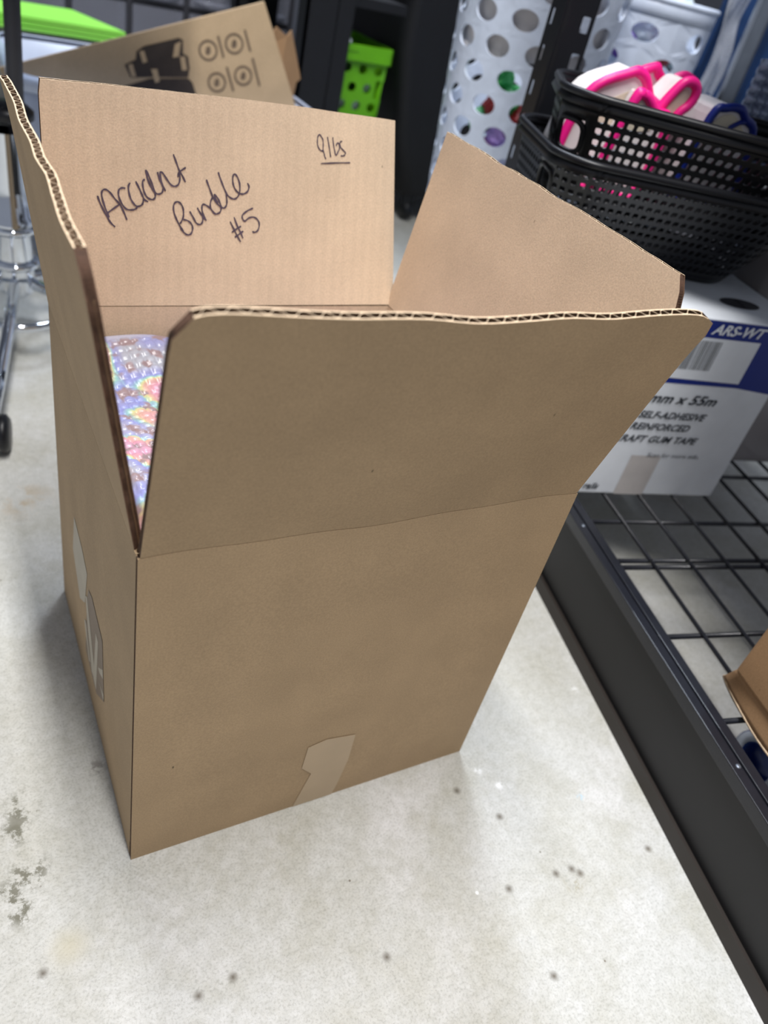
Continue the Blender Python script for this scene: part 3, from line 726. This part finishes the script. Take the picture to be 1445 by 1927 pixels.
crumple(dirto(H2, -.095, .008, .545), .024, 'c_green', 'green foil ball low in the right hamper', seed=12)

# ------------------------------------------------------------ steel upright, bag and blue fabric at the upper right
su = thing('steel_upright', R(.75, .5, 0), 'bright galvanised steel upright with a grey cross arm at the upper right', 'steel post')
s_ = MB(); s_.box((.745, .492, 0), (.75, .500, 1.0), R); s_.build('bright_edge', 'steel', su)
s_ = MB(); s_.box((.75, .50, 0), (.755, .535, 1.0), R); s_.box((.75, .53, 0), (.785, .535, 1.0), R); s_.build('channel', 'galv', su)
s_ = MB(); s_.box((.62, .40, .535), (.66, .515, .552), R); s_.build('cross_arm', 'galv', su, bevel=.004)
pb = MB()
pb.grid(lambda s, t: R(.78+.02*mnoise.noise(V3((s*3, t*4, 1))), .462+.04*s+.006*math.sin(t*9), .57+.30*t+.02*mnoise.noise(V3((s*5, t*5, 9)))), 24, 40)
tag(pb.build('plastic_bag', 'bag', None, solid=.002), 'crinkled clear plastic bag hanging left of the galvanised upright', 'plastic bag')
nc = MB()
nc.grid(lambda s, t: R(1.0+.04*mnoise.noise(V3((s*4, t*2.5, 5)))+.02*math.sin(s*22), .60+.42*s, .02+.93*t), 50, 20)
tag(nc.build('navy_fabric', 'navy_cloth', None, solid=.012), 'hanging navy blue fabric behind the galvanised upright', 'fabric')
bx = MB(); bx.box((.60, .545, .30), (.72, .80, .575), R)
tag(bx.build('black_crate', 'black_plastic', None, bevel=.01), 'black plastic crate beside the foot of the galvanised upright', 'crate')

# ------------------------------------------------------------ black bin, black posts and green basket in the middle background
tb = thing('black_bin', (1.34, 1.88, 0), 'tall black tapered bin on casters between the green basket and the perforated hamper', 'bin')
def rrect(hx, hy, rr, n=8):
    o = []
    for cx, cy, a0 in ((hx-rr, hy-rr, 0), (-hx+rr, hy-rr, 90), (-hx+rr, -hy+rr, 180), (hx-rr, -hy+rr, 270)):
        for k in range(n+1): g = (a0+90*k/n)*D2R; o.append((cx+rr*math.cos(g), cy+rr*math.sin(g)))
    return o
def loft(mb, secs, c, mi=0, cap=True, ang=0):
    ca, sa = math.cos(ang), math.sin(ang); n = len(secs[0][0]); vs = []
    for poly, z in secs: vs += [(c[0]+x*ca-y*sa, c[1]+x*sa+y*ca, z) for x, y in poly]
    fs = [(i*n+k, i*n+(k+1) % n, (i+1)*n+(k+1) % n, (i+1)*n+k) for i in range(len(secs)-1) for k in range(n)]
    mb.add(vs, fs, mi, True)
    if cap: mb.add(vs, [tuple(range(n-1, -1, -1)), tuple((len(secs)-1)*n+k for k in range(n))], mi)
t_ = MB(); loft(t_, [(rrect(.19, .20, .04), .075), (rrect(.285, .25, .04), .25), (rrect(.335, .27, .04), .45), (rrect(.35, .28, .04), .80)], (1.35, 1.88)); t_.build('bin_body', 'black_dull', tb)
t_ = MB(); loft(t_, [(rrect(.36, .29, .04), .79), (rrect(.36, .29, .04), .83), (rrect(.30, .25, .04), .87)], (1.35, 1.88)); t_.build('bin_lid', 'black_dull', tb)
for x, y in ((1.185, 1.705), (1.52, 1.705), (1.19, 2.03), (1.52, 2.03)):
    t_ = MB(); t_.lathe([(.001, -.014), (.024, -.014), (.028, -.008), (.028, .008), (.024, .014), (.001, .014)], (0, 0, 0), 20, T=lambda a, b, c_, xx=x, yy=y: V3((xx+c_, yy+a, .0285+b)))
    t_.box((x-.018, y-.012, .045), (x+.018, y+.012, .078)); t_.build('caster', 'black_plastic', tb)

ps = thing('black_steel_rack', (.9, 1.9, 0), 'tall black steel rack in the background carrying the green basket', 'shelving rack')
for x, y in ((.700, 1.5), (.700, 1.97)):
    p_ = MB(); p_.box((x, y, 0), (x+.072, y+.006, 1.1)); p_.box((x, y, 0), (x+.006, y+.05, 1.1)); p_.box((x+.080, y+.008, 0), (x+.118, y+.04, 1.1)); p_.build('post', 'black_dull', ps)
p_ = MB(); p_.box((.71, 1.56, .225), (.98, 2.0, .246)); p_.build('shelf_board', 'black_dull', ps)
p_ = MB(); p_.box((.71, 1.56, .53), (.98, 2.0, .55)); p_.build('shelf_board', 'black_dull', ps)

gk = thing('green_basket', (.89, 1.70, .25), 'lime green plastic basket with round holes standing on the black background rack', 'basket')
g_ = MB()
gx0, gx1, gy0, gy1 = .825, .938, 1.60, 1.80
g_.perf(lambda a, b: V3((gx0+.043*a, gy0+.012-.012*b/4, .25+.17*b/4)), 3, 4, .27, .27, 2, 3, stagger=True)
g_.grid(lambda s, t: V3((gx0-.004*t, gy0+(gy1-gy0)*s, .25+.17*t)), 2, 2); g_.grid(lambda s, t: V3((gx1+.03+.004*t, gy0+(gy1-gy0)*s, .25+.17*t)), 2, 2)
g_.grid(lambda s, t: V3((gx0+(gx1-gx0+.03)*s, gy1, .25+.17*t)), 2, 2); g_.grid(lambda s, t: V3((gx0+(gx1-gx0+.03)*s, gy0+.01+(gy1-gy0)*t, .252)), 2, 2)
g_.build('basket_body', 'lime_dk', gk, solid=.003)
g_ = MB(); 
for a, b_, c_, d_ in ((gx0-.012, gy0-.014, gx1+.042, gy0-.008), (gx0-.012, gy1, gx1+.042, gy1+.006), (gx0-.012, gy0-.014, gx0-.006, gy1), (gx1+.036, gy0-.014, gx1+.042, gy1)):
    g_.box((a, b_, .416), (c_, d_, .452))
g_.box((gx0+.02, gy0-.017, .436), (gx0+.06, gy0-.008, .452)); g_.build('rim', 'lime_dk', gk, bevel=.002)
for k, (x, z, r_) in enumerate(((.862, .37, .022), (.872, .315, .020), (.915, .315, .020), (.94, .36, .018), (.86, .448, .016))):
    crumple((x+.0, 1.64 if k < 4 else 1.62, z), r_, 'tissue', ['white wad behind the top left hole of the green basket', 'white wad behind the lower left holes of the green basket', 'white wad at the middle of the green basket', 'white wad at the right of the green basket', 'small white wad resting on the green basket rim'][k], name='paper_wad', cat='paper', seed=20+k)

# ------------------------------------------------------------ printed carton leaning in the white tote
tt = thing('white_tote', (.37, 1.45, 0), 'pale blue-white plastic tote behind the open carton, holding the tilted printed box', 'tote')
t_ = MB(); cx, cy = .372, 1.475
loft(t_, [(rrect(.265, .165, .04), .0), (rrect(.275, .175, .04), .18), (rrect(.285, .185, .04), .345)], (cx, cy), cap=False)
t_.add([(cx+x, cy+y, .003) for x, y in rrect(.265, .165, .04)], [tuple(range(36))])
t_.build('tote_body', 'tote', tt, solid=.004)
t_ = MB(); loft(t_, [(rrect(.287, .187, .042), .328), (rrect(.300, .198, .05), .331), (rrect(.300, .198, .05), .349), (rrect(.284, .184, .042), .353)], (cx, cy), cap=False); t_.build('rim', 'tote', tt, solid=.003)

bc = thing('printed_box', (.45, 1.45, .2), 'brown carton printed with a diagram and round icons, tilted in the white tote', 'cardboard box')
XA = V3((math.cos(20.2*D2R), 0, math.sin(20.2*D2R))); ZA = V3((.462, 0, -.887))
O0 = V3((.549, 1.36, .526))         # upper right corner of the printed face
def PB(a, d, b): return O0-XA*a+ZA*b+V3((0, d, 0))
q_ = MB()
q_.box((0, 0, 0), (.52, .006, .32), PB); q_.box((.004, .0065, .003), (.52, .012, .32), PB); q_.box((.006, .0125, .006), (.52, .018, .32), PB)
q_.build('carton_body', 'kraft_print', bc)
q_ = MB()
q_.prism([(.589, .485), (.617, .470), (.629, .481), (.674, .389), (.662, .382), (.654, .335), (.60, .335), (.56, .44)], lambda a, b, d: V3((a, 1.381+d+max(0, a-.60)*.6, b)), 0, .005)
q_.build('side_flap', 'kraft_old', bc)
PF = lambda x, z, d=.001: V3((x, 1.36-d, z))
q_ = MB(); dk = [(.2825, .3807), (.3027, .3922), (.3044, .4065), (.3177, .417), (.3838, .4402), (.392, .4378), (.3932, .4149), (.4036, .4109), (.4078, .3914), (.4057, .3745), (.3307, .3653), (.2934, .3597)]
q_.add([PF(x, z) for x, z in dk], [tuple(range(len(dk)))])
dk2 = [(.2837, .344), (.330, .362), (.4057, .372), (.4145, .3663), (.4243, .3447), (.43, .30), (.30, .27)]
q_.add([PF(x, z) for x, z in dk2], [tuple(range(len(dk2)))])
for pts in ([(.2883, .3815), (.297, .3844), (.3041, .3638), (.2953, .3609)], [(.3092, .4071), (.3179, .41), (.3251, .3916), (.3164, .3878)], [(.3323, .38), (.3442, .3815), (.35, .3603), (.341, .3564)],
            [(.3764, .4286), (.3881, .4355), (.3854, .4085), (.3734, .4051)], [(.3874, .4087), (.3975, .4101), (.4029, .3871), (.3927, .3849)]):
    q_.add([PF(x, z, .0016) for x, z in pts], [(0, 1, 2, 3)], 1)
o = q_.build('diagram_print', ['ink_print', 'kraft_print'], bc); o['label'] = 'dark printed assembly diagram'
for x, z in ((.4429, .427), (.4947, .4459), (.4651, .3724), (.5191, .3914)):
    q_ = MB()
    def annul(r1, r2, mi):
        vs = [PF(x+r*math.cos(g), z+r*.95*math.sin(g)) for r in (r1, r2) for g in [i*math.pi/14 for i in range(28)]]
        q_.add(vs, [(i, (i+1) % 28, 28+(i+1) % 28, 28+i) for i in range(28)], mi)
    annul(.0155, .0195, 0)
    q_.add([PF(x+dx*.0055, z+dz*.008) for dx, dz in ((-1, -.6), (-.2, -1), (1, -.5), (.8, .6), (.1, 1), (-.8, .5))], [tuple(range(6))], 0)
    q_.build('round_icon', ['ink_print_mid'], bc)
for pa, pz in (((.4606, .4546), (.4752, .4186)), ((.483, .4029), (.5012, .3604)), ((.5139, .473), (.5297, .437)), ((.5353, .4256), (.5566, .3767))):
    q_ = MB(); pa, pz = V3((pa[0], 0, pa[1])), V3((pz[0], 0, pz[1])); n_ = V3(((pz-pa).z, 0, -(pz-pa).x)).normalized()*.0022
    q_.add([PF(p.x, p.z) for p in (pa-n_, pa+n_, pz+n_, pz-n_)], [(0, 1, 2, 3)]); q_.build('caption_line', 'ink_print_mid', bc)

# ------------------------------------------------------------ lime sheets on a grey box, small parts drawers behind
gy = MB(); gy.box((-.30, 1.72, 0), (.30, 2.06, .352))
tag(gy.build('grey_box', 'grey_box', None, bevel=.004), 'plain grey box under the lime green sheets', 'box')
for k in range(3):
    g_ = MB(); z = .354+.009*k; sx = .008*k
    poly = [(-.12+sx, 1.83), (.15+sx, 1.86), (.255+sx, 1.875), (.375-sx, 1.71), (.24, 1.69), (.10, 1.685+.004*k), (-.12, 1.69)]
    g_.prism(poly, lambda a, b, d: V3((a, b, d+.004*math.sin(a*9))), z, z+.0075)
    tag(g_.build('lime_sheet', 'lime', None), ['lime green sheet at the bottom of the stack on the grey box', 'lime green sheet in the middle of the stack', 'lime green sheet on top of the stack behind the chrome stool'][k], 'foam sheet', 'lime green sheets on the grey box')
dc = thing('drawer_cabinet', (.6, 2.3, 0), 'dark small-parts cabinet with smoky clear drawers along the back', 'drawer cabinet')
d_ = MB(); X0, X1, PX, PZ = .0, .95, .158, .118
d_.box((X0, 2.30, 0), (X1, 2.5, .62))
k = 0
for i in range(7): x = X0+PX*i; d_.box((x-.006, 2.2, 0), (x+.006, 2.3, .62))
for j in range(6): z = .03+PZ*j; d_.box((X0, 2.205, z-.005), (X1, 2.3, z+.003))
d_.build('cabinet_frame', 'dark_grey', dc)
for i in range(6):
    for j in range(5):
        x = X0+PX*i+.009; z = .036+PZ*j
        a = MB(); a.box((x, 2.198, z), (x+PX-.018, 2.203, z+PZ-.016)); a.box((x, 2.203, z), (x+PX-.018, 2.29, z+.003))
        dr = a.build('drawer', 'clear', dc)
        a = MB(); w_ = PX-.018
        a.tube([(x+w_*(.1+.8*q/10), 2.196-.016*math.sin(math.pi*q/10), z+.016) for q in range(11)], .0045, 8); a.build('handle', 'clear', dr)

# ------------------------------------------------------------ chrome rolling stand at the left edge
cs = thing('rolling_stool', (.045, 1.0, 0), 'chrome rolling stool with a black collar and star base at the left edge', 'stool')
CXs, CYs = .030, 1.0
c_ = MB(); c_.tube([(CXs-.022, CYs-.006, .13), (CXs-.006, CYs-.006, .78)], .0085, 14); c_.build('chrome_tube', 'chrome', cs)
c_ = MB(); c_.tube([(CXs+.012, CYs, .13), (CXs+.031, CYs, .78)], .0115, 14); o = c_.build('dark_tube', 'dark_grey', cs); o['label'] = 'dark grey tube beside the chrome one'
c_ = MB(); c_.lathe([(.001, 0), (.26, 0), (.295, .01), (.30, .03), (.295, .05), (.26, .06), (.001, .06)], (CXs+.04, CYs, .78), 40); c_.build('shade_seat', 'black_dull', cs)  # unseen seat above the frame, added to cast shade on the printed box
c_ = MB(); c_.lathe([(.001, .012), (.026, .010), (.036, .002), (.036, -.008), (.028, -.014), (.001, -.014)], (CXs+.008, CYs, .368), 28); c_.build('collar', 'black_plastic', cs)
c_ = MB(); c_.lathe([(.024, .20), (.026, .12), (.030, .075), (.034, .07), (.034, .05), (.030, .045), (.031, .0), (.030, -.05), (.02, -.06), (.001, -.06)], (CXs, CYs, .14), 28); c_.build('hub_sleeve', 'chrome', cs)
for z in (.195, .137):
    c_ = MB(); c_.lathe([(.030, -.006), (.036, -.006), (.040, 0), (.036, .006), (.030, .006)], (CXs, CYs, z), 28, closed=True); c_.build('hub_ring', 'chrome', cs)
for g in (-102, -30, 42, 114, 186):
    ex, ey = CXs+.35*math.cos(g*D2R), CYs+.35*math.sin(g*D2R)
    dx, dy = math.cos(g*D2R), math.sin(g*D2R)
    c_ = MB(); c_.tube([(CXs+.02*dx, CYs+.02*dy, .105), (CXs+.12*dx, CYs+.12*dy, .082), (CXs+.25*dx, CYs+.25*dy, .068), (ex, ey, .062)], .0095, 12); c_.build('leg', 'chrome', cs)
    wv = MB(); px, py = -dy, dx
    for sgn in (-1, 1):
        wv.lathe([(.001, -.008), (.022, -.008), (.028, -.003), (.028, .003), (.022, .008), (.001, .008)], (0, 0, 0), 24, T=lambda a, b_, c2, s2=sgn: V3((ex+a*dx+(c2+s2*.012)*px, ey+a*dy+(c2+s2*.012)*py, .0285+b_)))
    wv.tube([(ex, ey, .03), (ex, ey, .064)], .008, 10); wv.build('caster', 'black_plastic', cs)
c_ = MB(); c_.tube([(CXs+.085*math.cos(i*math.pi/24), CYs+.085*math.sin(i*math.pi/24), .058) for i in range(48)], .0075, 10, closed=True); c_.build('foot_ring', 'chrome', cs)
